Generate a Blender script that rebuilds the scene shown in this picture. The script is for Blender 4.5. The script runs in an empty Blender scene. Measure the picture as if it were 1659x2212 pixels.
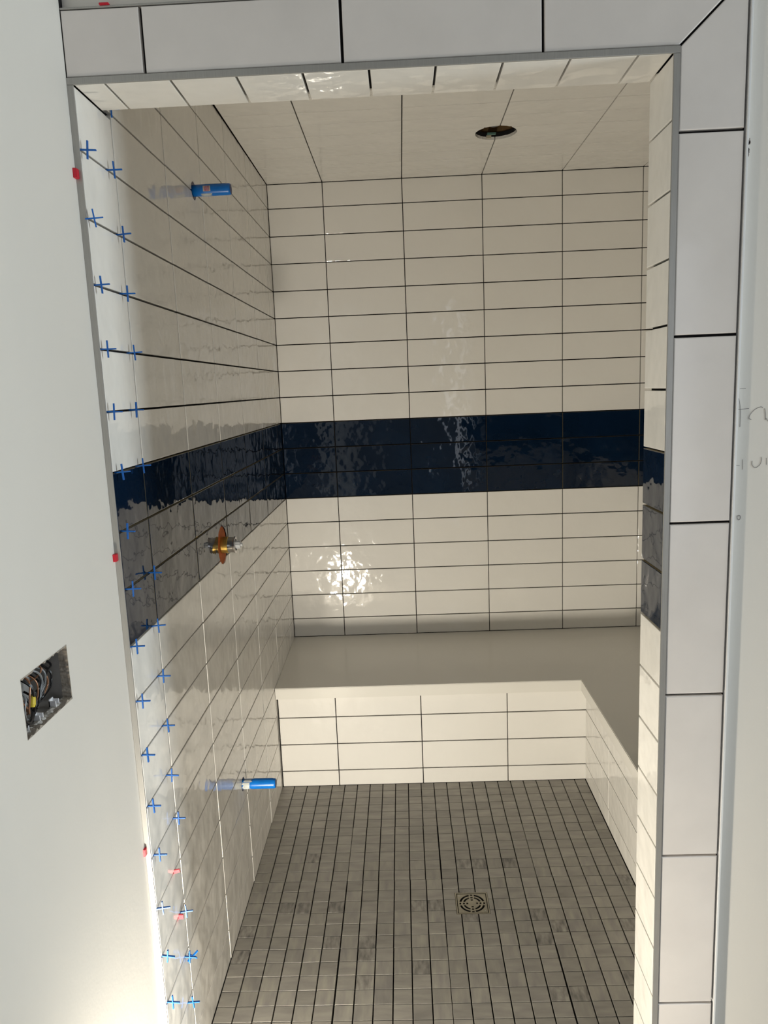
import bpy, bmesh, math, random
from mathutils import Vector, Matrix
random.seed(7)
PI = math.pi
C = bpy.context.scene.collection
sc = bpy.context.scene

# ------------------------------------------------------------------ camera
cam_d = bpy.data.cameras.new('camera'); cam = bpy.data.objects.new('camera', cam_d); C.objects.link(cam)
yaw, pitch, roll = -0.029, -0.1654, -0.0406
fw = Vector((math.sin(yaw)*math.cos(pitch), math.cos(yaw)*math.cos(pitch), math.sin(pitch)))
rt = Vector((math.cos(yaw), -math.sin(yaw), 0)); up = rt.cross(fw)
r2 = math.cos(roll)*rt + math.sin(roll)*up; u2 = -math.sin(roll)*rt + math.cos(roll)*up
M = Matrix.Identity(4)
for i in range(3):
    M[i][0], M[i][1], M[i][2] = r2[i], u2[i], -fw[i]
M.translation = (0.4954, -1.2452, 0.0209)
cam.matrix_world = M
cam_d.sensor_fit = 'VERTICAL'; cam_d.sensor_height = 36; cam_d.lens = 1600.97/2212*36
cam_d.clip_start = 0.02; cam_d.clip_end = 60
sc.camera = cam

# ------------------------------------------------------------------ world, lamps, exposure
w = bpy.data.worlds.new('sky'); sc.world = w; w.use_nodes = True
bg = w.node_tree.nodes['Background']; bg.inputs[0].default_value = (0.72, 0.85, 1.0, 1); bg.inputs[1].default_value = 0.8

def lamp(name, kind, loc, power, col, aim=None, **kw):
    d = bpy.data.lights.new(name, kind); d.energy = power; d.color = col
    for k, v in kw.items(): setattr(d, k, v)
    o = bpy.data.objects.new(name, d); C.objects.link(o); o.location = loc
    if aim: o.rotation_euler = (Vector(aim)-Vector(loc)).to_track_quat('-Z', 'Y').to_euler()
    return o
# the bare work lamp standing on the floor by the left wall, out of the frame
lamp('work_lamp', 'AREA', (0.036, -0.49, -1.305), 23.5, (1.0, 0.925, 0.785), aim=(0.40, 1.3, -1.17), shape='RECTANGLE', size=0.085, size_y=0.16)
# daylight through the window of the outer room (right side)
lamp('window_daylight', 'AREA', (3.16, -0.36, 0.0), 48, (0.84, 0.945, 1.0), aim=(0, -0.36, 0.0), shape='RECTANGLE', size=0.36, size_y=1.8)
# added fill lamp behind the camera, weak ambient light from the rear
lamp('rear_fill', 'AREA', (1.9, -4.1, -0.1), 9, (0.95, 0.96, 1.0), aim=(1.0, 0, -0.1), shape='RECTANGLE', size=1.3, size_y=2.0)
sc.view_settings.view_transform = 'Standard'; sc.view_settings.look = 'None'
sc.view_settings.exposure = 0.0; sc.view_settings.gamma = 1.0
try: sc.view_settings.use_curve_mapping = False
except Exception: pass

# ------------------------------------------------------------------ materials
def mat(name, col, rough=0.5, metal=0.0, var=0.0, vscale=6, bump=0.0, bscale=40, bump2=0.0, b2scale=9, col2=None, spec=0.5,
        trans=0.0, stretch=None, rnd=True, coat=0.0, tint=0.0):
    m = bpy.data.materials.new(name); m.use_nodes = True
    nt = m.node_tree; N = nt.nodes; L = nt.links; b = N['Principled BSDF']
    b.inputs['Base Color'].default_value = (*col, 1); b.inputs['Roughness'].default_value = rough
    b.inputs['Metallic'].default_value = metal; b.inputs['Specular IOR Level'].default_value = spec
    b.inputs['Transmission Weight'].default_value = trans; b.inputs['Coat Weight'].default_value = coat
    tc = N.new('ShaderNodeTexCoord'); vec = tc.outputs['Object']
    if rnd:
        oi = N.new('ShaderNodeObjectInfo'); mu = N.new('ShaderNodeMath'); mu.operation = 'MULTIPLY'; mu.inputs[1].default_value = 57.0
        L.new(oi.outputs['Random'], mu.inputs[0]); ad = N.new('ShaderNodeVectorMath'); ad.operation = 'ADD'
        L.new(vec, ad.inputs[0]); L.new(mu.outputs[0], ad.inputs[1]); vec = ad.outputs[0]
    if stretch:
        mp = N.new('ShaderNodeMapping'); mp.inputs['Scale'].default_value = stretch; L.new(vec, mp.inputs[0]); svec = mp.outputs[0]
    else: svec = vec
    last = None
    if var > 0:
        n = N.new('ShaderNodeTexNoise'); n.inputs['Scale'].default_value = vscale; n.inputs['Detail'].default_value = 5
        L.new(svec, n.inputs['Vector'])
        r = N.new('ShaderNodeMapRange'); r.inputs[1].default_value = 0.3; r.inputs[2].default_value = 0.7
        L.new(n.outputs[0], r.inputs[0])
        mx = N.new('ShaderNodeMix'); mx.data_type = 'RGBA'; L.new(r.outputs[0], mx.inputs[0])
        c2 = col2 if col2 else tuple(c*(1-var) for c in col)
        mx.inputs[6].default_value = (*col, 1); mx.inputs[7].default_value = (*c2, 1); last = mx.outputs[2]
        if tint > 0:
            oi2 = N.new('ShaderNodeObjectInfo'); hv = N.new('ShaderNodeHueSaturation')
            r2_ = N.new('ShaderNodeMapRange'); r2_.inputs[3].default_value = 1-tint; r2_.inputs[4].default_value = 1+tint
            L.new(oi2.outputs['Random'], r2_.inputs[0]); L.new(r2_.outputs[0], hv.inputs['Value']); L.new(last, hv.inputs['Color']); last = hv.outputs[0]
        L.new(last, b.inputs['Base Color'])
    prev = None
    for amt, s in ((bump2, b2scale), (bump, bscale)):
        if amt <= 0: continue
        n = N.new('ShaderNodeTexNoise'); n.inputs['Scale'].default_value = s; n.inputs['Detail'].default_value = 1.5
        L.new(vec, n.inputs['Vector'])
        bp = N.new('ShaderNodeBump'); bp.inputs['Strength'].default_value = 1; bp.inputs['Distance'].default_value = amt
        L.new(n.outputs[0], bp.inputs['Height'])
        if prev: L.new(prev, bp.inputs['Normal'])
        prev = bp.outputs[0]
    if prev: L.new(prev, b.inputs['Normal'])
    return m

m_white = mat('white_glaze', (0.85, 0.825, 0.775), 0.05, var=0.03, vscale=5, bump=0.0016, bscale=25, bump2=0.0030, b2scale=10)
m_navy = mat('navy_glaze', (0.0035, 0.0125, 0.033), 0.05, var=0.35, vscale=5, bump=0.0016, bscale=25, bump2=0.0030, b2scale=10)
m_frame = mat('white_glaze_frame', (0.80, 0.755, 0.72), 0.12, var=0.07, vscale=11, bump=0.0001, bscale=30, bump2=0.0006, b2scale=9)
m_thin = mat('thinset', (0.007, 0.006, 0.007), 0.95, var=0.4, vscale=60)
m_stone = mat('mosaic_stone', (0.34, 0.32, 0.28), 0.42, var=0.3, vscale=14, col2=(0.24, 0.225, 0.205), bump=0.00012, bscale=90, stretch=(1, 4, 1), tint=0.10)
m_stone2 = mat('mosaic_stone_turned', (0.355, 0.335, 0.285), 0.42, var=0.3, vscale=14, col2=(0.24, 0.225, 0.21), bump=0.00012, bscale=90, stretch=(4, 1, 1), tint=0.10)
m_stone3 = mat('mosaic_stone_marked', (0.35, 0.33, 0.29), 0.42, var=0.5, vscale=20, col2=(0.12, 0.11, 0.105), bump=0.00012, bscale=90, stretch=(5, 1.6, 1), tint=0.1)
m_slab = mat('bench_slab', (0.79, 0.765, 0.705), 0.14, var=0.03, vscale=3)
m_slabedge = m_slab
m_alu = mat('brushed_aluminium', (0.40, 0.39, 0.37), 0.36, metal=0.35, var=0.12, vscale=30, stretch=(30, 30, 1))
m_alu_b = mat('bright_aluminium', (0.88, 0.89, 0.90), 0.25, metal=0.1)
m_wall = mat('primed_drywall', (0.76, 0.725, 0.665), 0.62, var=0.07, vscale=2.6, stretch=(1, 1, 0.35), bump=0.00012, bscale=160, bump2=0.002, b2scale=2.0, rnd=False)
m_board = mat('unpainted_board', (0.36, 0.35, 0.33), 0.8, var=0.2, vscale=2)
m_outerfloor = mat('subfloor', (0.26, 0.23, 0.19), 0.7, var=0.3, vscale=3)
m_blue = mat('blue_plastic', (0.0, 0.11, 0.44), 0.5)
m_clay = mat('fired_clay_edge', (0.30, 0.25, 0.15), 0.8)
m_bluepipe = mat('blue_sleeve', (0.0, 0.17, 0.62), 0.30, var=0.25, vscale=25)
m_bluedark = mat('blue_sleeve_end', (0.004, 0.012, 0.12), 0.45)
m_red = mat('red_plastic', (0.55, 0.01, 0.03), 0.4)
m_orange = mat('orange_membrane', (0.60, 0.13, 0.012), 0.75, var=0.3, vscale=60)
m_brass = mat('brass', (0.62, 0.40, 0.10), 0.28, metal=0.9, var=0.25, vscale=50, stretch=(6, 1, 1))
m_chrome = mat('chrome', (0.62, 0.60, 0.58), 0.10, metal=1.0)
m_clear = mat('clear_plastic', (0.86, 0.88, 0.90), 0.12, trans=0.5)
m_nickel = mat('brushed_nickel', (0.40, 0.37, 0.30), 0.30, metal=0.85, var=0.2, vscale=40)
m_black = mat('black_void', (0.006, 0.006, 0.007), 0.8)
m_wood = mat('brown_board', (0.17, 0.10, 0.035), 0.8, var=0.4, vscale=12, stretch=(1, 8, 1))
m_teal = mat('teal_plastic', (0.10, 0.20, 0.17), 0.5)
m_cream = mat('cream_board', (0.55, 0.49, 0.36), 0.8)
m_mortar = mat('mortar_smear', (0.55, 0.58, 0.56), 0.8, var=0.35, vscale=90)
m_box = mat('grey_box', (0.40, 0.38, 0.36), 0.6, var=0.3, vscale=30)
m_gyp = mat('gypsum_edge', (0.42, 0.37, 0.31), 0.9, var=0.4, vscale=60, bump=0.001, bscale=200)
m_mud = mat('joint_compound', (0.62, 0.60, 0.57), 0.9, var=0.3, vscale=80, bump=0.002, bscale=150)
m_tab = mat('white_tab', (0.82, 0.82, 0.84), 0.4)
m_wblack = mat('black_wire', (0.012, 0.012, 0.014), 0.35)
m_wgrey = mat('grey_wire', (0.22, 0.23, 0.24), 0.35)
m_wcop = mat('copper_wire', (0.36, 0.18, 0.10), 0.4, metal=0.4)
m_yel = mat('yellow_plastic', (0.80, 0.62, 0.06), 0.4)
m_grn = mat('green_tape', (0.01, 0.16, 0.09), 0.5)
m_pink = mat('pink_wire', (0.65, 0.10, 0.16), 0.4)
m_pencil = mat('pencil_graphite', (0.20, 0.19, 0.19), 0.6)
m_smudge = mat('smudge', (0.27, 0.22, 0.20), 0.8, var=0.5, vscale=120)
m_paper = mat('sticker_print', (0.42, 0.30, 0.36), 0.5, var=0.7, vscale=220, col2=(0.30, 0.05, 0.10))

# ------------------------------------------------------------------ helpers
def link(name, me, m, parent=None, loc=(0, 0, 0)):
    o = bpy.data.objects.new(name, me); C.objects.link(o); o.location = loc
    if m and not me.materials: me.materials.append(m)
    if parent: o.parent = parent
    return o
def tag(o, label=None, cat=None, group=None, kind=None):
    if label: o['label'] = label
    if cat: o['category'] = cat
    if group: o['group'] = group
    if kind: o['kind'] = kind
    return o
def empty(name, loc, label=None, cat=None, group=None):
    o = bpy.data.objects.new(name, None); C.objects.link(o); o.location = loc; o.empty_display_size = 0.02
    return tag(o, label, cat, group)
class MB:
    def __init__(s): s.v = []; s.f = []
    def add(s, v, f):
        n = len(s.v); s.v += [tuple(p) for p in v]; s.f += [tuple(n+i for i in q) for q in f]; return s
    def box(s, a, b):
        x0, y0, z0 = a; x1, y1, z1 = b
        return s.add([(x0,y0,z0),(x1,y0,z0),(x1,y1,z0),(x0,y1,z0),(x0,y0,z1),(x1,y0,z1),(x1,y1,z1),(x0,y1,z1)],
                     [(0,3,2,1),(4,5,6,7),(0,1,5,4),(1,2,6,5),(2,3,7,6),(3,0,4,7)])
    def mesh(s, name, smooth=False):
        me = bpy.data.meshes.new(name); me.from_pydata(s.v, [], s.f); me.validate()
        if smooth:
            for p in me.polygons: p.use_smooth = True
        return me
    def build(s, name, m, parent=None, loc=(0, 0, 0), smooth=False):
        if not any(loc): # centre origin on geometry
            pass
        return link(name, s.mesh(name, smooth), m, parent, loc)
def bevel_box(name, a, b, r, m, parent=None, seg=2):
    mb = MB().box(a, b); me = mb.mesh(name); bm = bmesh.new(); bm.from_mesh(me)
    bmesh.ops.bevel(bm, geom=bm.edges[:], offset=r, segments=seg, affect='EDGES', profile=0.7)
    bm.to_mesh(me); bm.free(); return link(name, me, m, parent)
def lathe(prof, axis, origin, n=32, closed=True):
    """prof: list of (t along axis, radius)."""
    A = Vector(axis).normalized(); U = A.orthogonal().normalized(); V = A.cross(U); O = Vector(origin)
    v = []; f = []
    for t, r in prof:
        for k in range(n):
            a = 2*PI*k/n; v.append(O + A*t + (U*math.cos(a)+V*math.sin(a))*r)
    for i in range(len(prof)-1):
        for k in range(n):
            k2 = (k+1) % n; f.append((i*n+k, i*n+k2, (i+1)*n+k2, (i+1)*n+k))
    if closed:
        f.append(tuple(reversed(range(n)))); f.append(tuple((len(prof)-1)*n+k for k in range(n)))
    mb = MB(); mb.add(v, f); return mb
def tube(pts, r, n=6, sub=6):
    P = [Vector(p) for p in pts]; Q = []
    for i in range(len(P)-1):
        p0 = P[max(i-1, 0)]; p1 = P[i]; p2 = P[i+1]; p3 = P[min(i+2, len(P)-1)]
        for k in range(sub):
            t = k/sub
            Q.append(0.5*((2*p1)+(p2-p0)*t+(2*p0-5*p1+4*p2-p3)*t*t+(3*p1-p0-3*p2+p3)*t**3))
    Q.append(P[-1]); v = []; f = []
    ref = Vector((0.31, 0.2, 0.93))
    for i, q in enumerate(Q):
        T = (Q[min(i+1, len(Q)-1)]-Q[max(i-1, 0)]).normalized(); U = T.cross(ref).normalized(); W = T.cross(U)
        for k in range(n):
            a = 2*PI*k/n; v.append(q+(U*math.cos(a)+W*math.sin(a))*r)
    for i in range(len(Q)-1):
        for k in range(n):
            k2 = (k+1) % n; f.append((i*n+k, (i+1)*n+k, (i+1)*n+k2, i*n+k2))
    f.append(tuple(range(n))); f.append(tuple(reversed([(len(Q)-1)*n+k for k in range(n)])))
    mb = MB(); mb.add(v, f); return mb

X_, Y_, Z_ = Vector((1, 0, 0)), Vector((0, 1, 0)), Vector((0, 0, 1))
_cache = {}
def inset(poly, d):
    out = []; n = len(poly)
    for i in range(n):
        p0 = Vector(poly[i-1]); p1 = Vector(poly[i]); p2 = Vector(poly[(i+1) % n])
        e1 = (p1-p0).normalized(); e2 = (p2-p1).normalized(); n1 = Vector((-e1.y, e1.x)); n2 = Vector((-e2.y, e2.x))
        k = 1+n1.dot(n2); out.append(p1+(n1+n2)*(d/k))
    return out
def tile_geo(poly, U, V, N, th, ch):
    """rounded-edge tile; poly CCW seen from +N, in (U,V) coordinates relative to the centre; face at N=0"""
    n = len(poly); a = [Vector(p) for p in poly]; b = inset(a, ch*0.35); c = inset(a, ch)
    v = []
    for ring, h in ((a, -th), (a, -ch), (b, -ch*0.3), (c, 0.0)):
        v += [U*p.x+V*p.y+N*h for p in ring]
    f = []
    for r in range(3):
        for i in range(n):
            j = (i+1) % n; f.append((r*n+i, r*n+j, (r+1)*n+j, (r+1)*n+i))
    f.append(tuple(3*n+i for i in range(n))); f.append(tuple(reversed(range(n))))
    return v, f
def tile(poly, O, U, V, m, parent, name='tile', th=0.009, ch=0.0011, jit=0.0003, tilt=0.0013, label=None):
    """poly in absolute (u,v) coordinates of plane through O with axes U,V; outward normal U x V"""
    N = U.cross(V); cu = sum(p[0] for p in poly)/len(poly); cv = sum(p[1] for p in poly)/len(poly)
    rel = [(round(p[0]-cu, 4), round(p[1]-cv, 4)) for p in poly]
    key = (tuple(rel), tuple(U), tuple(V), m.name, th)
    me = _cache.get(key)
    if me is None:
        mb = MB(); mb.add(*tile_geo(rel, U, V, N, th, ch)); me = mb.mesh('tile_mesh'); me.materials.append(m); _cache[key] = me
        if m is m_navy:                      # the glaze stops at the rim, the body under it is tan clay
            me.materials.append(m_clay)
            for k in range(len(rel)): me.polygons[k].material_index = 1
    o = bpy.data.objects.new(name, me); C.objects.link(o)
    o.location = O+U*cu+V*cv+N*random.uniform(-jit, 0)
    ax = U*random.uniform(-tilt, tilt)+V*random.uniform(-tilt, tilt); o.rotation_euler = ax
    o.parent = parent
    if label: o['label'] = label
    return o
def rect(u0, u1, v0, v1): return [(u0, v0), (u1, v0), (u1, v1), (u0, v1)]
def tile_mesh_into(mb, poly, O, U, V, th=0.009, ch=0.0011):
    N = U.cross(V); cu = sum(p[0] for p in poly)/len(poly); cv = sum(p[1] for p in poly)/len(poly)
    v, f = tile_geo([(p[0]-cu, p[1]-cv) for p in poly], U, V, N, th, ch)
    off = O+U*cu+V*cv; mb.add([off+p for p in v], f)
def cut(objs, cutter_mb):
    """real hole through the given tiles: boolean applied at once, the cutter is removed"""
    cme = cutter_mb.mesh('cutter'); bm = bmesh.new(); bm.from_mesh(cme); bmesh.ops.recalc_face_normals(bm, faces=bm.faces[:]); bm.to_mesh(cme); bm.free()
    co = bpy.data.objects.new('cutter', cme); C.objects.link(co)
    bpy.context.view_layer.update()
    for o in objs:
        md = o.modifiers.new('b', 'BOOLEAN'); md.object = co; md.operation = 'DIFFERENCE'; md.solver = 'EXACT'
        bpy.context.view_layer.update()
        dg = bpy.context.evaluated_depsgraph_get()
        nm = bpy.data.meshes.new_from_object(o.evaluated_get(dg)); o.modifiers.clear(); o.data = nm
    bpy.data.objects.remove(co)
def near(objs, p, r):
    """tiles whose bounding box comes within r of p"""
    bpy.context.view_layer.update(); out = []
    for o in objs:
        bb = [o.matrix_world @ Vector(c) for c in o.bound_box]
        if all(min(b[i] for b in bb)-r < p[i] < max(b[i] for b in bb)+r for i in range(3)): out.append(o)
    return out

# ------------------------------------------------------------------ dimensions (metres, z = 0 at the eighth joint)
p = 0.1035; L = 0.3077; G = 0.0036; GV = 0.003
ZF = -1.4273; ZC = 0.8145; BK = 1.7796; RW = 1.60; W = 0.931; D = 0.1098; ZS = 0.5085
NAVY = (9, 12)      # the three courses between joints 9 and 12
def zr(r): return -(r-8)*p
HT = 1.10           # outer room ceiling
RMX, RMY = 3.2, -4.2

# ------------------------------------------------------------------ setting
# left wall: primed drywall of the outer room (hole for the switch box) + tile backing inside
hy0, hy1, hz0, hz1 = -0.3455, -0.2118, -0.4165, -0.3325
mb = MB(); x0, x1 = -0.024, -0.0105
mb.box((x0, RMY, -1.45), (x1, hy0, HT)); mb.box((x0, hy1, -1.45), (x1, 0.0, HT))
mb.box((x0, hy0, -1.45), (x1, hy1, hz0)); mb.box((x0, hy0, hz1), (x1, hy1, HT))
wall_left = mb.build('wall_left', m_wall); tag(wall_left, kind='structure')
MB().box((-0.03, 0.0, -1.45), (-0.0096, BK+0.03, ZC+0.03)).build('tile_backing', m_thin, wall_left)
wall_back = MB().box((-0.03, BK+0.0096, -1.45), (RW+0.03, BK+0.03, ZC+0.03)).build('wall_back', m_thin); tag(wall_back, kind='structure')
wall_right = MB().box((RW+0.0096, D, -1.45), (RW+0.03, BK+0.03, ZC+0.03)).build('wall_right', m_thin); tag(wall_right, kind='structure')
ceiling = MB().box((-0.03, D, ZC+0.0096), (RW+0.03, BK+0.03, ZC+0.022)).build('ceiling', m_thin); tag(ceiling, kind='structure')
floor = MB().box((-0.03, 0.0, ZF-0.03), (RW, BK, ZF-0.0085)).build('floor', m_thin); tag(floor, kind='structure')
mb = MB(); mb.box((1.0500, 0.011, -1.45), (RMX, 0.0221, HT)); mb.box((-0.0105, 0.011, 0.6195), (1.0500, 0.0221, HT))
wall_front = mb.build('wall_front', m_wall); tag(wall_front, kind='structure')
mb = MB(); mb.box((0.9406, 0.0096, -1.45), (1.0499, 0.1003, 0.518)); mb.box((1.0501, 0.0222, -1.45), (RW+0.03, 0.1003, 0.518))
mb.box((-0.0095, 0.0096, 0.5182), (1.0499, 0.1003, 0.6190)); mb.box((-0.0095, 0.0222, 0.6192), (RW+0.03, 0.1003, ZC+0.03)); mb.box((1.0501, 0.0222, 0.5182), (RW+0.03, 0.1003, 0.6190))
mb.build('tile_backing', m_thin, wall_front)
# outer room (behind the camera; lights and reflections come from it)
of = MB().box((-0.0105, RMY, -1.46), (RMX, -0.002, -1.428)).build('floor_outer', m_outerfloor); tag(of, kind='structure')
oc = MB().box((-0.03, RMY, HT), (RMX, 0.03, HT+0.02)).build('ceiling_outer', m_board); tag(oc, kind='structure')
mb = MB(); dx0, dx1, dz1 = 1.2, 2.6, 0.95
mb.box((-0.03, RMY-0.02, -1.45), (dx0, RMY, HT)); mb.box((dx1, RMY-0.02, -1.45), (RMX, RMY, HT)); mb.box((dx0, RMY-0.02, dz1), (dx1, RMY, HT))
tag(mb.build('wall_rear', m_board), kind='structure')
mb = MB(); wy0, wy1, wz0, wz1 = -0.56, -0.16, -0.95, 0.95
mb.box((RMX, RMY, -1.45), (RMX+0.02, wy0, HT)); mb.box((RMX, wy1, -1.45), (RMX+0.02, 0.03, HT))
mb.box((RMX, wy0, -1.45), (RMX+0.02, wy1, wz0)); mb.box((RMX, wy0, wz1), (RMX+0.02, wy1, HT))
tag(mb.build('wall_right_outer', m_board), kind='structure')
mb = MB()
for a, b in (((RMX, wy0, wz0), (RMX+0.04, wy0+0.03, wz1)), ((RMX, wy1-0.03, wz0), (RMX+0.04, wy1, wz1)), ((RMX, wy0+0.03, wz0), (RMX+0.04, wy1-0.03, wz0+0.03)), ((RMX, wy0+0.03, wz1-0.03), (RMX+0.04, wy1-0.03, wz1))): mb.box(a, b)
tag(mb.build('window_1', m_tab), kind='structure')

# ------------------------------------------------------------------ left wall tiles (face X = 0, slightly out of square)
LT = []
SK = 0.0027
ys = [0.0022, 0.1500] + [0.150+0.3045*k for k in range(1, 6)] + [BK]
rows = [ZC] + [zr(r) for r in range(1, 22)] + [ZF]
for i in range(len(ys)-1):
    for j in range(len(rows)-1):
        y0, y1 = ys[i], ys[i+1]; zt, zb = rows[j], rows[j+1]
        a0 = y0 + (GV/2 if i else 0); a1 = y1 - (GV/2 if i < len(ys)-2 else 0.0015)
        b1 = zt - (G/2 if j else 0.001); b0 = zb + (G/2 if j < len(rows)-2 else 0.001)
        if i == 0:
            if b0 > ZS-0.02: a0 = D+0.001
            elif b1 > ZS: b1 = ZS-0.0012
            if b0 < ZS < b1: b1 = ZS-0.0012
        if b1-b0 < 0.01: continue
        navy = NAVY[0] <= j < NAVY[1]
        # plane axes: U = +Y, V = +Z gives normal +X
        o = tile([(a0, b0), (a1, b0), (a1, b1), (a0, b1)], Vector((SK*(y0+y1)/2, 0, 0)), Y_, Z_, m_navy if navy else m_white, wall_left,
                 label='navy blue glazed tile' if navy else None)
        LT.append(o)
# ------------------------------------------------------------------ back wall tiles
BT = []
xs = [0.005] + [0.2198+L*k for k in range(0, 5)] + [RW]
rowsb = [ZC] + [zr(r) for r in range(1, 18)] + [-1.0105]
for i in range(len(xs)-1):
    for j in range(len(rowsb)-1):
        a0 = xs[i]+(GV/2 if i else 0.001); a1 = xs[i+1]-(GV/2 if i < len(xs)-2 else 0.001)
        b1 = rowsb[j]-(G/2 if j else 0.0015); b0 = rowsb[j+1]+(G/2 if j < len(rowsb)-2 else 0.001)
        navy = NAVY[0] <= j < NAVY[1]
        BT.append(tile([(a0, b0), (a1, b0), (a1, b1), (a0, b1)], Vector((0, BK, 0)), X_, Z_, m_navy if navy else m_white, wall_back,
                       label='navy blue glazed tile' if navy else None))
# ------------------------------------------------------------------ ceiling tiles (normal -Z : U = X, V = -Y)
CT = []
yc = [BK]; y = BK-0.106
while y > D+0.02: yc.append(y); y -= p
yc.append(D)
nY = -Y_
for i in range(len(xs)-1):
    for j in range(len(yc)-1):
        a0 = xs[i]+(GV/2 if i else 0.001); a1 = xs[i+1]-(GV/2 if i < len(xs)-2 else 0.001)
        y1, y0 = yc[j]-(G/2 if j else 0.0012), yc[j+1]+G/2
        CT.append(tile([(a0, -y1), (a1, -y1), (a1, -y0), (a0, -y0)], Vector((0, 0, ZC)), X_, nY, m_white, ceiling))
# ------------------------------------------------------------------ hidden tiled faces: right wall and inner side of the front wall
mbw, mbn = MB(), MB()
nX = -X_
yr = [D+0.01]+[BK-0.25-L*k for k in range(4, -1, -1)]+[BK]
for i in range(len(yr)-1):
    if yr[i+1]-yr[i] < 0.02: continue
    for j in range(len(rowsb)-1):
        # normal -X : U = -Y, V = Z
        q = rect(-yr[i+1]+(GV/2 if i < len(yr)-2 else 0.011), -yr[i]-GV/2, rowsb[j+1]+G/2+(0.0 if j < len(rowsb)-2 else 0.002), rowsb[j]-G/2)
        tile_mesh_into(mbn if NAVY[0] <= j < NAVY[1] else mbw, q, Vector((RW, 0, 0)), nY, Z_)
tag(mbw.build('tile_field', m_white, wall_right), kind='stuff'); tag(mbn.build('navy_tile_band', m_navy, wall_right), 'navy blue glazed tile band', kind='stuff')
mbw, mbn = MB(), MB()
xi = [0.942, 1.2, 1.5, RW-0.001]
for i in range(3):
    for j in range(len(rowsb)-1):
        # normal +Y : U = -X, V = Z
        q = rect(-xi[i+1]+GV/2, -xi[i]-GV/2, rowsb[j+1]+G/2, rowsb[j]-G/2)
        tile_mesh_into(mbn if NAVY[0] <= j < NAVY[1] else mbw, q, Vector((0, D-0.0002, 0)), nX, Z_)
xi = [0.005, 0.31, 0.62, 0.942]
for i in range(3):
    for z0, z1 in ((0.5185, 0.619), (0.6226, 0.7227), (0.7263, 0.8135)):
        tile_mesh_into(mbw, rect(-xi[i+1]+GV/2, -xi[i]-GV/2, z0, z1), Vector((0, D-0.0002, 0)), nX, Z_)
tag(mbw.build('tile_field', m_white, wall_front), kind='stuff'); tag(mbn.build('navy_tile_band', m_navy, wall_front), 'navy blue glazed tile band', kind='stuff')

# ------------------------------------------------------------------ front wall: right jamb, header soffit, tiled frame
rj = [ZS-0.0012] + [zr(r) for r in range(4, 22)] + [ZF]
for j in range(len(rj)-1):
    b1 = rj[j]-(G/2 if j else 0); b0 = rj[j+1]+(G/2 if j < len(rj)-2 else 0.001)
    navy = 6 <= j < 9
    navy = abs(rj[j]-zr(9)) < 1e-6 or abs(rj[j]-zr(10)) < 1e-6 or abs(rj[j]-zr(11)) < 1e-6
    tile(rect(-D, -0.0022, b0, b1), Vector((W, 0, 0)), nY, Z_, m_navy if navy else m_white, wall_front, label='navy blue glazed tile' if navy else None)
sx = [0.0008]+[0.0482+0.10385*k for k in range(9)]+[0.9300]
for i in range(len(sx)-1):
    a0 = sx[i]+(G/2 if i else 0); a1 = sx[i+1]-(G/2 if i < len(sx)-2 else 0)
    tile([(a0, -D), (a1, -D), (a1, -0.0022), (a0, -0.0022)], Vector((0, 0, ZS)), X_, nY, m_white, wall_front)
hx = [-0.0095, 0.1143, 0.4235, 0.7328]; z0, z1 = 0.5205, 0.6155
g = 0.0022
for i in range(3):
    tile(rect(hx[i]+(g if i else 0), hx[i+1]-g, z0, z1), Vector((0, 0, 0)), X_, Z_, m_frame, wall_front, ch=0.0016)
tile([(hx[3]+g, z0), (0.9400, z0), (1.0395, z1), (hx[3]+g, z1)], Vector((0, 0, 0)), X_, Z_, m_frame, wall_front, ch=0.0016)
fz = [0.3955, 0.0845, -0.2250, -0.5332, -0.8447, -1.1523]
tile([(0.9425, fz[0]+g), (1.0425, fz[0]+g), (1.0425, 0.6140), (0.9425, 0.5185)], Vector((0, 0, 0)), X_, Z_, m_frame, wall_front, ch=0.0016)
for j in range(6):
    zb = fz[j+1]+g if j < 5 else ZF+0.002
    tile(rect(0.9425, 1.0425, zb, fz[j]-g), Vector((0, 0, 0)), X_, Z_, m_frame, wall_front, ch=0.0016)
# metal edge profiles
def trim(name, a, b, m=m_alu, r=0.0006):
    t = bevel_box(name, a, b, r, m, None, 2); tag(t, kind='structure'); return t
trim('trim_1', (-0.0103, -0.0015, 0.5087), (0.9412, 0.0020, 0.5190))
trim('trim_2', (-0.0103, -0.0015, ZF), (-0.0004, 0.0020, 0.5083))
trim('trim_3', (0.9312, -0.0015, ZF), (0.9412, 0.0020, 0.5083))
trim('trim_4', (1.0462, -0.0010, ZF), (1.0496, 0.0108, 0.6190), m_alu_b)
trim('trim_5', (-0.0095, -0.0010, 0.6165), (1.0458, 0.0108, 0.6190))

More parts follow.
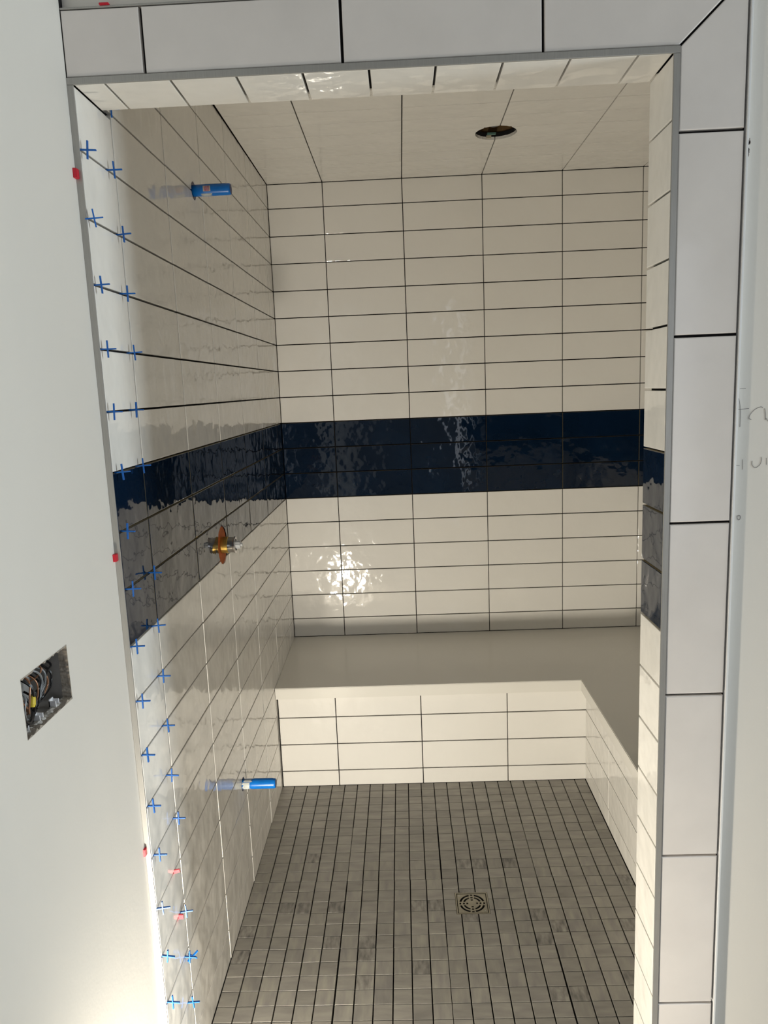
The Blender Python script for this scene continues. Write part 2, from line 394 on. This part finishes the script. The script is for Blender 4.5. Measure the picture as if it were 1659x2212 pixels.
# pencil writing and a smudge on the front drywall
strokes = [[(1.0537,-0.0153),(1.0559,-0.0243),(1.0576,-0.0345),(1.0584,-0.0473),(1.0583,-0.0666)],
 [(1.0533,-0.0382),(1.0587,-0.0374),(1.072,-0.0366)],
 [(1.0949,-0.0366),(1.0916,-0.0348),(1.0829,-0.0381),(1.0755,-0.0454),(1.0728,-0.0524),(1.0766,-0.0553)],
 [(1.0978,-0.0376),(1.0995,-0.0464),(1.0995,-0.0566)], [(1.1007,-0.0535),(1.1043,-0.0581),(1.1085,-0.0585),(1.113,-0.054),(1.1145,-0.040)],
 [(1.0807,-0.1244),(1.081,-0.131),(1.0863,-0.1361),(1.0932,-0.1321),(1.0965,-0.125),(1.0958,-0.1185)],
 [(1.0652,-0.1212),(1.0658,-0.1383)], [(1.0533,-0.131),(1.0604,-0.1312)], [(1.1045,-0.1201),(1.105,-0.1319)],
 [(1.0604,-0.2168),(1.0595,-0.2188),(1.0614,-0.2242),(1.0646,-0.223),(1.0651,-0.2184),(1.0624,-0.2162),(1.0611,-0.2182)],
 [(1.0561,-0.0031),(1.0656,-0.0035)]]
mb = MB()
for k, s in enumerate(strokes):
    t = tube([(x, 0.0109, z) for x, z in s], 0.00045 if k < 6 or k == 9 else 0.0003, 4, 5); mb.add(t.v, t.f)
mb.build('pencil_writing', m_pencil, wall_front)
mb = MB()
for k in range(9):
    cx_, cz_ = 1.0552+random.uniform(-.0014, .0018), 0.368+random.uniform(-.014, .016); r = random.uniform(.0008, .0022)
    mb.add([(cx_+r*math.cos(a)*random.uniform(.6, 1.1), 0.01085, cz_+2*r*math.sin(a)) for a in [2*PI*i/9 for i in range(9)]], [tuple(range(9))])
mb.build('smudge', m_smudge, wall_front)

# ------------------------------------------------------------------ bench
bx, by = 1.1235, 1.2995
bench = empty('shower_bench', (0.8, 1.55, ZF), 'built-in L-shaped shower bench with pale slab seat and white tiled front', 'bench')
def place(o, root):     # parent keeping world position
    o.parent = root; o.location = Vector(o.location)-root.location; return o
ex, ey = 1.0995, 1.2700   # slab edge
z_w, z_e, th = -1.0112, -1.0300, 0.042
v2 = [(0.005, BK-0.001), (RW-0.001, BK-0.001), (RW-0.001, D+0.001), (ex, D+0.001), (ex, ey), (0.004, ey)]
zt = [z_w, z_w, z_w, z_e, z_e, z_e]
bm = bmesh.new(); top = [bm.verts.new((x, y, z)) for (x, y), z in zip(v2, zt)]; bot = [bm.verts.new((x, y, z_e-th)) for (x, y) in v2]
bm.faces.new((top[0], top[5], top[4], top[1])); bm.faces.new((top[1], top[4], top[3], top[2]))
bm.faces.new((bot[0], bot[1], bot[4], bot[5])); bm.faces.new((bot[1], bot[2], bot[3], bot[4]))
for i in range(6):
    j = (i+1) % 6; bm.faces.new((top[j], top[i], bot[i], bot[j]))
bmesh.ops.recalc_face_normals(bm, faces=bm.faces[:])
ed = [e for e in bm.edges if all(v in (top[3], top[4], top[5]) for v in e.verts) or all(v in (bot[3], bot[4], bot[5]) for v in e.verts)]
bmesh.ops.bevel(bm, geom=ed, offset=0.0018, segments=2, affect='EDGES')
me = bpy.data.meshes.new('slab'); bm.to_mesh(me); bm.free(); place(link('slab', me, m_slab), bench)
mb = MB(); mb.box((0.006, by+0.0096, ZF), (RW-0.002, BK-0.002, z_e-th-0.0001)); mb.box((bx+0.0096, D+0.002, ZF), (RW-0.002, by+0.0095, z_e-th-0.0008))
place(mb.build('core', m_thin), bench)
zb = [z_e-th-0.0002, -1.157, -1.262, -1.367, ZF+0.0008]
xb = [0.004, 0.2160, 0.5275, 0.8400, bx]
for i in range(4):
    for j in range(4):
        o = tile(rect(xb[i]+(GV/2 if i else 0.003), xb[i+1]-(GV/2 if i < 3 else -0.009), zb[j+1]+(G/2 if j < 3 else 0), zb[j]-(G/2 if j else 0)), Vector((0, by, 0)), X_, Z_, m_white, None)
        place(o, bench)
yb = [by-0.0005, 0.9985, 0.691, 0.383, D+0.002]
for i in range(4):
    for j in range(4):
        o = tile(rect(-yb[i]+(GV/2 if i else 0), -yb[i+1]-(GV/2 if i < 3 else 0), zb[j+1]+(G/2 if j < 3 else 0), zb[j]-(G/2 if j else 0)), Vector((bx, 0, 0)), nY, Z_, m_white, None)
        place(o, bench)

# ------------------------------------------------------------------ mosaic floor
px_, py_ = 0.0470, 0.0453; fg = 0.0031; fgy = 0.0019
dr = (0.5985, 0.6925, 0.6035, 0.6935)   # drain opening
cells = []
nx = int(math.ceil((bx-0.001)/px_)); ny = int(math.ceil((by-0.0)/py_))
for i in range(nx):
    for j in range(ny):
        x0 = 0.001+i*px_+fg/2; x1 = min(0.001+(i+1)*px_, bx-0.001)-fg/2; y1 = by-j*py_-fgy/2; y0 = max(by-(j+1)*py_, 0.0)+fgy/2
        # sheets of six by six sit a touch off each other
        sx_, sy_ = (i//6), (j//6); off = math.sin(sx_*3.1+sy_*1.7)*0.0007
        x0 += off if i else 0; x1 += off if i < nx-1 else 0
        if x1-x0 < 0.006 or y1-y0 < 0.006: continue
        a0, a1, b0, b1 = dr
        if x1 <= a0 or x0 >= a1 or y1 <= b0 or y0 >= b1: q = rect(x0, x1, y0, y1)
        else:
            inx = x0 >= a0 and x1 <= a1; iny = y0 >= b0 and y1 <= b1
            if inx and iny: continue
            if inx: q = rect(x0, x1, b1, y1) if y1 > b1 else rect(x0, x1, y0, b0)
            elif iny: q = rect(a1, x1, y0, y1) if x1 > a1 else rect(x0, a0, y0, y1)
            else:
                L_, B_ = x0 < a0, y0 < b0
                if L_ and B_: q = [(x0, y0), (x1, y0), (x1, b0), (a0, b0), (a0, y1), (x0, y1)]
                elif L_: q = [(x0, y0), (a0, y0), (a0, b1), (x1, b1), (x1, y1), (x0, y1)]
                elif B_: q = [(x0, y0), (x1, y0), (x1, y1), (a1, y1), (a1, b0), (x0, b0)]
                else: q = [(a1, y0), (x1, y0), (x1, y1), (x0, y1), (x0, b1), (a1, b1)]
            ww = max(t[0] for t in q)-min(t[0] for t in q); hh = max(t[1] for t in q)-min(t[1] for t in q)
            if ww < 0.005 or hh < 0.005: continue
        cx_, cy_ = (x0+x1)/2, (y0+y1)/2
        # seen by the camera: not below the frame, not behind the right jamb
        vis = cy_ > 0.24 and (cx_-0.4954)/(cy_+1.2452) < (W-0.4954)/(D+1.2452)+0.004
        cells.append(((0 if vis else 1, cy_), q))
cells.sort(key=lambda c: c[0])
mb = MB()
for k, (key, q) in enumerate(cells):
    if k < 300 and key[0] == 0:
        mm = random.choices((m_stone, m_stone2, m_stone3), (5, 5, 1))[0]
        tile(q, Vector((0, 0, ZF)), X_, Y_, mm, floor, th=0.0078, ch=0.0004, jit=0.0003, tilt=0.0015)
    else: tile_mesh_into(mb, q, Vector((0, 0, ZF)), X_, Y_, 0.0078, 0.0004)
# the far field: per-tile tint through a face attribute
me = mb.mesh('tile_field'); at = me.attributes.new('tone', 'FLOAT', 'FACE'); isl = 0
import array
fpt = {}
vals = []; vi = 0; tone = random.random(); base = 0
# faces come tile by tile; a back face closes each tile (normal -Z)
for f in me.polygons:
    vals.append(tone)
    if f.normal.z < -0.9: tone = random.random()
at.data.foreach_set('value', vals)
def stone_field():
    m = m_stone.copy(); m.name = 'mosaic_stone_field'; nt = m.node_tree
    a = nt.nodes.new('ShaderNodeAttribute'); a.attribute_name = 'tone'
    for n in list(nt.nodes):
        if n.type == 'OBJECT_INFO':
            for l in list(nt.links):
                if l.from_node == n: nt.links.new(a.outputs['Fac'], l.to_socket)
    return m
tag(link('tile_field', me, stone_field(), floor), kind='stuff')

# ------------------------------------------------------------------ floor drain
def arc_cut(mb, r0, r1, a0, a1, c, zlo, zhi, n=8):
    pts = [(r0, a0+(a1-a0)*i/n) for i in range(n+1)]+[(r1, a1-(a1-a0)*i/n) for i in range(n+1)]
    lo = [(c[0]+r*math.cos(a), c[1]+r*math.sin(a), zlo) for r, a in pts]; hi = [(x, y, zhi) for x, y, _ in lo]; m_ = len(lo)
    mb.add(lo+hi, [tuple(reversed(range(m_))), tuple(range(m_, 2*m_))]+[(i, (i+1) % m_, m_+(i+1) % m_, m_+i) for i in range(m_)])
dc = ((dr[0]+dr[1])/2, (dr[2]+dr[3])/2)
drain = empty('floor_drain', (dc[0], dc[1], ZF-0.008), 'square brushed metal shower drain with round slotted grate in grey mosaic floor', 'drain')
a0, a1, b0, b1 = dr[0]+0.001, dr[1]-0.001, dr[2]+0.001, dr[3]-0.001; t_ = 0.0032
mb = MB(); z0, z1 = ZF-0.0083, ZF-0.0002
mb.box((a0, b0, z0), (a1, b0+t_, z1)); mb.box((a0, b1-t_, z0), (a1, b1, z1)); mb.box((a0, b0+t_, z0), (a0+t_, b1-t_, z1)); mb.box((a1-t_, b0+t_, z0), (a1, b1-t_, z1))
place(mb.build('drain_frame', m_nickel), drain)
gp = MB().box((a0+t_+0.0022, b0+t_+0.0022, ZF-0.0034), (a1-t_-0.0022, b1-t_-0.0022, ZF-0.0012)).build('grate', m_nickel)
cm = MB(); R1 = 0.0355
for q in range(4):
    c0 = q*PI/2
    arc_cut(cm, 0.0305, 0.0365, c0+0.22, c0+PI/2-0.22, dc, ZF-0.01, ZF+0.01)
    arc_cut(cm, 0.0205, 0.0260, c0+0.30, c0+PI/2-0.30, dc, ZF-0.01, ZF+0.01)
    for r0_, r1_, h in ((0.0115, 0.0165, 0.22), (0.0210, 0.0260, 0.14), (0.0312, 0.0362, 0.10)):
        arc_cut(cm, r0_, r1_, c0-h, c0+h, dc, ZF-0.01, ZF+0.01, 4)
cut([gp], cm); place(gp, drain)
place(MB().box((a0+t_, b0+t_, ZF-0.0083), (a1-t_, b1-t_, ZF-0.0075)).build('drain_pan', m_black), drain)
for sx2, sy2 in ((a0+0.011, b1-0.012), (a1-0.012, b0+0.012)):
    place(lathe([(0, 0.0022), (0.0005, 0.0022), (0.0007, 0.0010)], (0, 0, 1), (sx2, sy2, ZF-0.0012), 12).build('screw', m_alu), drain)

# ------------------------------------------------------------------ plumbing through the left wall
def hole_cyl(c, r, axis, t0, t1, n=40, wob=0.04):
    mb = lathe([(t0, r), (t1, r)], axis, c, n); rr = [1+random.uniform(-wob, wob) for _ in range(n)]
    A = Vector(axis); O = Vector(c); v = []
    for i, q in enumerate(mb.v):
        q = Vector(q)-O; ax = A*q.dot(A); v.append(tuple(O+ax+(q-ax)*rr[i % n]))
    mb.v = v; return mb
def pipe(yc_, zc_, r, ln, rh, label, low):
    c = Vector((SK*yc_, yc_, zc_)); root = empty('pipe_stub', c, label, 'pipe', 'blue capped pipe stubs in the left shower wall')
    cut(near(LT, c, rh+0.002), hole_cyl(c, rh, (1, 0, 0), -0.02, 0.02))
    mb = lathe([(-0.0092, r), (ln*0.3, r), (ln-0.006, r*1.0), (ln-0.002, r*0.97), (ln, r*0.86)], (1, 0, 0), c, 32)
    o = mb.build('sleeve', m_bluepipe, smooth=False)
    for pl in o.data.polygons: pl.use_smooth = len(pl.vertices) == 4
    place(o, root)
    place(lathe([(0, r*0.84), (0.0012, r*0.80)], (1, 0, 0), c+Vector((ln-0.0008, 0, 0)), 28).build('end_cap', m_bluedark), root)
    for q in range(4):       # moulded ribs along the sleeve
        a = PI*0.5+q*0.28-0.42
        yy, zz = -math.cos(a)*r, math.sin(a)*r
        if low: place(tube([c+Vector((ln*0.32, yy, zz)), c+Vector((ln-0.008, yy, zz))], 0.0007, 5, 2).build('rib', m_bluepipe), root)
    place(lathe([(-0.0094, rh*0.97), (-0.0086, rh*0.97)], (1, 0, 0), c, 32).build('membrane_ring', m_orange), root)
    # mortar smears and a sticker wrapped on the sleeve
    def wrap(x0, x1, a0, a1, off, jag=0.0, n=12):
        v = []; f = []
        for i in range(n+1):
            a = a0+(a1-a0)*i/n; j0 = random.uniform(-jag, jag); j1 = random.uniform(-jag, jag)
            for xx in (x0+j0, x1+j1):
                v.append(c+Vector((xx, -math.cos(a)*(r+off), math.sin(a)*(r+off))))
        for i in range(n): f.append((2*i, 2*i+1, 2*i+3, 2*i+2))
        k = MB(); k.add(v, f); return k
    if low:
        place(wrap(0.0005, 0.022, -0.75, 0.75, 0.0004, 0.004).build('mortar_smear', m_mortar), root)
        place(wrap(0.004, 0.026, 0.85, 1.5, 0.0004, 0.003).build('mortar_smear', m_mortar), root)
    else:
        place(wrap(0.028, 0.042, -0.35, 0.5, 0.0004).build('sticker', m_paper), root)['label'] = 'small printed sticker'
        place(wrap(0.026, 0.044, -0.42, 0.57, 0.0002).build('sticker_border', m_cream), root)
        place(wrap(0.03, 0.082, 1.05, 1.5, 0.0004, 0.003).build('mortar_smear', m_mortar), root)
        place(wrap(0.02, 0.045, -1.4, -0.8, 0.0004, 0.004).build('mortar_smear', m_mortar), root)
pipe(0.682, 0.5205, 0.0138, 0.092, 0.0215, 'blue capped pipe stub with a sticker, high on the left wall near the ceiling', False)
pipe(0.718, -1.0850, 0.0142, 0.0945, 0.0195, 'blue capped pipe stub smeared with mortar, low on the left wall by the bench', True)
vc = Vector((SK*0.698, 0.698, -0.3780)); valve = empty('shower_valve', vc, 'brass and chrome shower valve cartridge in orange-lined hole in left wall', 'valve')
cut(near(LT, vc, 0.055), hole_cyl(vc, 0.0515, (1, 0, 0), -0.02, 0.02, wob=0.03))
place(lathe([(-0.0094, 0.0506), (-0.0030, 0.0506)], (1, 0, 0), vc, 36).build('membrane_seal', m_orange), valve)
def sm(mb, name, m, root):
    o = mb.build(name, m)
    for pl in o.data.polygons: pl.use_smooth = len(pl.vertices) == 4 and False
    return place(o, root)
place(lathe([(-0.0085, 0.0225), (0.0150, 0.0225), (0.0160, 0.0215)], (1, 0, 0), vc, 32).build('brass_body', m_brass), valve)
place(lathe([(0.0160, 0.0210), (0.0300, 0.0210), (0.0310, 0.0222), (0.0345, 0.0222), (0.0352, 0.0200), (0.0352, 0.0165), (0.0320, 0.0160)], (1, 0, 0), vc, 32).build('chrome_collar', m_chrome), valve)
place(lathe([(0.0318, 0.0095), (0.0475, 0.0095), (0.0480, 0.0088)], (1, 0, 0), vc, 20).build('stem', m_clear), valve)
mb = MB()
for k in range(8):
    a = 2*PI*k/8; t = lathe([(0.036, 0.0013), (0.0475, 0.0013)], (1, 0, 0), vc+Vector((0, math.cos(a)*0.0095, math.sin(a)*0.0095)), 6); mb.add(t.v, t.f)
place(mb.build('spline', m_clear), valve)
place(lathe([(0.0480, 0.0045), (0.0530, 0.0045)], (1, 0, 0), vc, 14).build('stem_tip', m_clear), valve)
place(lathe([(0.0, 0.0022), (0.006, 0.0022)], (1, 0, 0), vc+Vector((0.0352, 0.004, 0.0)), 10).build('screw', m_chrome), valve)

# ------------------------------------------------------------------ round light opening in the ceiling
cc = Vector((0.8300, 1.3120, ZC)); lo = empty('ceiling_light_opening', cc, 'round unfinished recessed light opening cut into the tiled shower ceiling', 'light opening')
hc = hole_cyl(cc, 0.0665, (0, 0, 1), -0.02, 0.05, 48, 0.012)
cut(near(CT, cc, 0.068)+[ceiling], hc)
pr = lathe([(0.010, 0.071), (0.10, 0.071)], (0, 0, 1), cc, 40, closed=False)
place(pr.build('cavity_liner', m_wood), lo)
place(lathe([(0.100, 0.0712), (0.102, 0.0712)], (0, 0, 1), cc, 40).build('cavity_top', m_wood), lo)
pr = lathe([(0.0098, 0.0675), (0.0220, 0.0675), (0.0220, 0.0735), (0.0098, 0.0735), (0.0098, 0.0675)], (0, 0, 1), cc, 40, closed=False); place(pr.build('board_edge', m_black), lo)
place(MB().box((cc.x-0.022, cc.y+0.046, ZC+0.012), (cc.x+0.006, cc.y+0.058, ZC+0.017)).build('cable_clamp', m_teal), lo)
place(MB().box((cc.x-0.024, cc.y+0.0560, ZC+0.003), (cc.x-0.008, cc.y+0.0605, ZC+0.011)).build('board_scrap', m_cream), lo)
place(tube([cc+Vector((-.055, -.02, .05)), cc+Vector((-.03, .01, .035)), cc+Vector((0, .03, .03)), cc+Vector((.05, .03, .05))], 0.003, 6).build('cable', m_wgrey), lo)

# ------------------------------------------------------------------ switch box hole in the left drywall
eb = empty('switch_box', (-0.05, (hy0+hy1)/2, (hz0+hz1)/2), 'open electrical switch box with loose wires in the left drywall', 'switch box')
mb = MB(); e = 0.0005; dpt = -0.072
A = (hy0-0.002, hy1+0.002, hz0-0.002, hz1+0.002)
mb.box((dpt-0.002, A[0]-0.002, A[2]-0.002), (dpt, A[1]+0.002, A[3]+0.002))
mb.box((dpt, A[0]-0.002, A[2]-0.002), (-0.0245, A[0], A[3]+0.002)); mb.box((dpt, A[1], A[2]-0.002), (-0.0245, A[1]+0.002, A[3]+0.002))
mb.box((dpt, A[0], A[2]-0.002), (-0.0245, A[1], A[2])); mb.box((dpt, A[0], A[3]), (-0.0245, A[1], A[3]+0.002))
place(mb.build('box_shell', m_box), eb)
# ragged cut edge of the board lined with compound
mb = MB()
def ragged(p0, p1, inward, n=26, d=0.0022):
    p0, p1, I = Vector(p0), Vector(p1), Vector(inward); v = []; f = []
    for i in range(n+1):
        q = p0.lerp(p1, i/n)+I*(random.random()**2*d+0.0002)
        v += [q+Vector((-0.0104, 0, 0)), q+Vector((-0.0238, 0, 0))+I*random.uniform(0, 0.001), p0.lerp(p1, i/n)-I*0.0002+Vector((-0.0104, 0, 0))]
    for i in range(n):
        a = 3*i; b = a+3; f += [(a, b, b+1, a+1), (a+2, b+2, b, a)]
    mb.add(v, f)
ragged((0, hy0, hz0), (0, hy1, hz0), (0, 0, 1), d=0.006); ragged((0, hy0, hz1), (0, hy1, hz1), (0, 0, -1), d=0.003)
ragged((0, hy1, hz0), (0, hy1, hz1), (0, -1, 0), d=0.0015); ragged((0, hy0, hz0), (0, hy0, hz1), (0, 1, 0), d=0.0008)
place(mb.build('cut_edge', m_gyp), eb)
mb = MB()
for k in range(34):
    yy = hy0+0.004+(hy1-hy0-0.008)*k/33; s = random.uniform(0.0012, 0.0034)
    t = bmesh.new(); bmesh.ops.create_icosphere(t, subdivisions=1, radius=s)
    vs = [(v.co.x*1.8-0.019-random.uniform(0, .006), v.co.y*1.5+yy, v.co.z*0.7+hz0+0.002) for v in t.verts]
    mb.add(vs, [tuple(v.index for v in f.verts) for f in t.faces]); t.free()
place(mb.build('compound_lumps', m_mud), eb)
for fy in (0.14, 0.44, 0.80):
    for zz, s in ((hz0, 1), (hz1, -1)):
        yy = hy0+(hy1-hy0)*fy
        mb = MB(); mb.box((-0.030, yy-0.0055, zz+s*0.001 if s > 0 else zz-0.0125), (-0.0285, yy+0.0055, zz+0.0125 if s > 0 else zz-0.001))
        mb.box((-0.030, yy-0.0055, zz+s*0.0005 if s > 0 else zz-0.0022), (-0.020, yy-0.0035, zz+0.010 if s > 0 else zz-0.0003))
        mb.box((-0.030, yy+0.0035, zz+s*0.0005 if s > 0 else zz-0.0022), (-0.020, yy+0.0055, zz+0.010 if s > 0 else zz-0.0003))
        place(mb.build('mounting_tab', m_tab), eb)
def wpt(fy, fz, x): return (x, hy0+(hy1-hy0)*fy, hz0+(hz1-hz0)*fz)
wires = [
 ([(.05,.95,-.06),(.10,.70,-.030),(.18,.45,-.022),(.30,.25,-.026),(.26,.20,-.04),(.12,.35,-.055)], m_wcop, .0011),
 ([(.30,.98,-.06),(.33,.80,-.026),(.26,.55,-.020),(.24,.32,-.022),(.34,.22,-.030),(.42,.40,-.05)], m_wcop, .0013),
 ([(.40,.98,-.06),(.44,.75,-.026),(.46,.52,-.022),(.46,.32,-.028),(.50,.18,-.045)], m_wcop, .0011),
 ([(.60,.98,-.06),(.70,.80,-.035),(.76,.55,-.028),(.74,.36,-.030),(.60,.26,-.034),(.52,.30,-.05)], m_wcop, .0013),
 ([(.66,.99,-.06),(.62,.86,-.028),(.55,.74,-.024),(.50,.62,-.04)], m_wcop, .0011),
 ([(.02,.72,-.05),(.04,.50,-.024),(.06,.24,-.021),(.18,.10,-.022),(.34,.16,-.024),(.44,.40,-.026),(.42,.66,-.030),(.36,.90,-.05)], m_wblack, .0019),
 ([(.08,.75,-.05),(.10,.42,-.022),(.14,.20,-.020),(.26,.14,-.022),(.38,.28,-.028),(.36,.60,-.04)], m_wblack, .0017),
 ([(.24,.98,-.05),(.30,.72,-.022),(.34,.46,-.020),(.36,.28,-.022),(.38,.10,-.030)], m_wblack, .0018),
 ([(.50,.98,-.05),(.56,.72,-.026),(.50,.46,-.022),(.44,.24,-.024),(.42,.04,-.034)], m_wblack, .0016),
 ([(.86,.97,-.06),(.88,.74,-.030),(.76,.68,-.026),(.60,.56,-.024),(.48,.44,-.03)], m_wblack, .0017),
 ([(.80,.92,-.06),(.83,.66,-.030),(.84,.46,-.028),(.80,.30,-.030),(.62,.20,-.034),(.50,.24,-.04)], m_wblack, .0018),
 ([(.70,.74,-.06),(.66,.50,-.030),(.58,.30,-.028),(.56,.44,-.05)], m_wblack, .0016),
 ([(.34,.95,-.06),(.46,.86,-.026),(.56,.66,-.022),(.54,.40,-.024),(.44,.20,-.030)], m_wgrey, .0016),
 ([(.16,.85,-.06),(.22,.62,-.026),(.16,.36,-.022),(.20,.20,-.024),(.34,.12,-.03)], m_wgrey, .0016),
 ([(.50,.95,-.06),(.60,.80,-.024),(.62,.56,-.022),(.56,.36,-.028)], m_wgrey, .0015),
 ([(.02,.90,-.045),(.06,.84,-.024),(.08,.70,-.026),(.10,.60,-.05)], m_pink, .0014)]
for pts, mm, r in wires:
    place(tube([wpt(*q) for q in pts], r, 6, 6).build('wire', mm), eb)
q0 = Vector(wpt(.30, .34, -.021)); ax = Vector((0.0, 0.35, 0.9)).normalized()
place(lathe([(0, 0.0032), (0.004, 0.0042), (0.012, 0.0036), (0.017, 0.0018)], ax, q0, 10).build('wire_nut', m_yel), eb)
q0 = Vector(wpt(.12, .58, -.028)); place(lathe([(0, 0.0042), (0.014, 0.0040)], (0.1, 0.3, 0.95), q0, 8).build('green_tape', m_grn), eb)

# ------------------------------------------------------------------ blue cross spacers stuck edgeways in the joints
ARM, TH, DP = 0.0140, 0.0021, 0.0036
def cross_mesh(a):
    mb = MB(); h = TH/2; d = DP/2
    out = [(-h, -a), (h, -a), (h, -h), (a, -h), (a, h), (h, h), (h, a), (-h, a), (-h, h), (-a, h), (-a, -h), (-h, -h)]
    n = 12; v = [(x, -d, z) for x, z in out]+[(x, d, z) for x, z in out]
    f = [(i, (i+1) % n, n+(i+1) % n, n+i) for i in range(n)]
    for o_ in (0, n):
        q = [(11, 2, 5, 8), (0, 1, 2, 11), (2, 3, 4, 5), (5, 6, 7, 8), (8, 9, 10, 11)]
        f += [tuple(o_+k for k in (t if o_ == 0 else reversed(t))) for t in q]
    mb.add(v, f); me = mb.mesh('cross_spacer'); me.materials.append(m_blue)
    bm = bmesh.new(); bm.from_mesh(me); bmesh.ops.recalc_face_normals(bm, faces=bm.faces[:]); bm.to_mesh(me); bm.free(); return me
cmesh = cross_mesh(ARM)
ordn = ['topmost', 'second', 'third', 'fourth', 'fifth', 'sixth', 'seventh', 'eighth', 'ninth', 'tenth', 'eleventh', 'twelfth', 'thirteenth', 'fourteenth', 'fifteenth', 'sixteenth', 'seventeenth']
col1 = [(4, .004), (5, .004), (6, .006), (7, .006), (8, .007), (9, .018), (10, .014), (11, .013), (12, .005), (13, .006), (14, .005), (15, .009), (16, .015), (17, .004), (18, .005), (19, .008)]
col2 = [(3, .128), (4, .114), (5, .131), (6, .124), (7, .131), (8, .113), (9, .122), (11, .129), (12, .122), (13, .124), (14, .124), (15, .119), (16, .135), (18, .128), (19, .124), (20, .119)]
def zname(r):
    if r == 9: return 'on navy band top'
    if 9 < r < 12: return 'inside navy band'
    if r == 12: return 'under navy band'
    return 'above navy' if r < 9 else 'below navy'
tw = {(1, 5): (7, -8, 25), (1, 18): (6, 8, 0), (1, 17): (5, 0, 10), (1, 4): (-2, 4, 0), (2, 16): (0, 0, 0), (2, 20): (3, -4, 0)}
for ci, col in ((1, col1), (2, col2)):
    for k, (r, y) in enumerate(col):
        o = bpy.data.objects.new('cross_spacer', cmesh); C.objects.link(o)
        o.location = (0.0102+SK*y, y, zr(r))
        t = tw.get((ci, r), (random.uniform(-2, 2), random.uniform(-3, 3), random.uniform(-8, 8))); o.rotation_euler = [math.radians(q) for q in t]
        where = 'beside the left metal edge' if ci == 1 else 'on first upright joint'
        tag(o, f'{ordn[k]} blue cross spacer from the top, {where}, {zname(r)}' if k else f'topmost blue cross spacer, {where}', 'spacer', 'blue cross spacers in the left wall joints')
# the one lying askew over another
o = bpy.data.objects.new('cross_spacer', cmesh); C.objects.link(o); o.location = (0.0125, 0.137, zr(19)-0.009); o.rotation_euler = (math.radians(20), math.radians(48), math.radians(50))
tag(o, 'blue cross spacer twisted askew, wedged below another near the floor', 'spacer', 'blue cross spacers in the left wall joints')

# ------------------------------------------------------------------ red levelling wedges
def wedge(a, b, tap, label, rot=(0, 0, 0)):
    a, b = Vector(a), Vector(b); c = (a+b)/2; h = (b-a)/2
    v = [(-h.x, -h.y, -h.z), (h.x, -h.y*tap, -h.z*tap), (h.x, h.y*tap, -h.z*tap), (-h.x, h.y, -h.z), (-h.x, -h.y, h.z), (h.x, -h.y*tap, h.z*tap), (h.x, h.y*tap, h.z*tap), (-h.x, h.y, h.z)]
    mb = MB(); mb.add(v, [(0, 3, 2, 1), (4, 5, 6, 7), (0, 1, 5, 4), (1, 2, 6, 5), (2, 3, 7, 6), (3, 0, 4, 7)])
    me = mb.mesh('red_wedge'); bm = bmesh.new(); bm.from_mesh(me); bmesh.ops.bevel(bm, geom=bm.edges[:], offset=0.0006, segments=2, affect='EDGES'); bm.to_mesh(me); bm.free()
    o = link('red_wedge', me, m_red, None, c); o.rotation_euler = [math.radians(q) for q in rot]
    tag(o, label, 'wedge', 'broken red levelling wedges')
wedge((-0.0105, -0.0125, 0.3690), (-0.0045, -0.0010, 0.3840), .95, 'red plastic wedge stub at the upper part of the left metal edge', (0, 0, 0))
wedge((-0.0105, -0.0110, -0.2560), (-0.0045, -0.0010, -0.2425), .95, 'red plastic wedge stub on the left metal edge beside the navy band')
wedge((-0.0105, -0.0100, -0.8160), (-0.0062, -0.0010, -0.8010), .9, 'red plastic wedge stub low on the left metal edge')
wedge((-0.0030, 0.108, -0.9340), (0.0120, 0.112, -0.9255), .85, 'upper red wedge in a tile joint at the inner spacer column', (0, -12, 0))
wedge((-0.0030, 0.110, -1.0400), (0.0095, 0.1145, -1.0290), .9, 'lower red wedge in a tile joint just below a blue cross spacer')
wedge((0.0530, -0.004, 0.6192), (0.0680, 0.0108, 0.6222), .95, 'red plastic wedge lying on top of the tiled header, upper left')
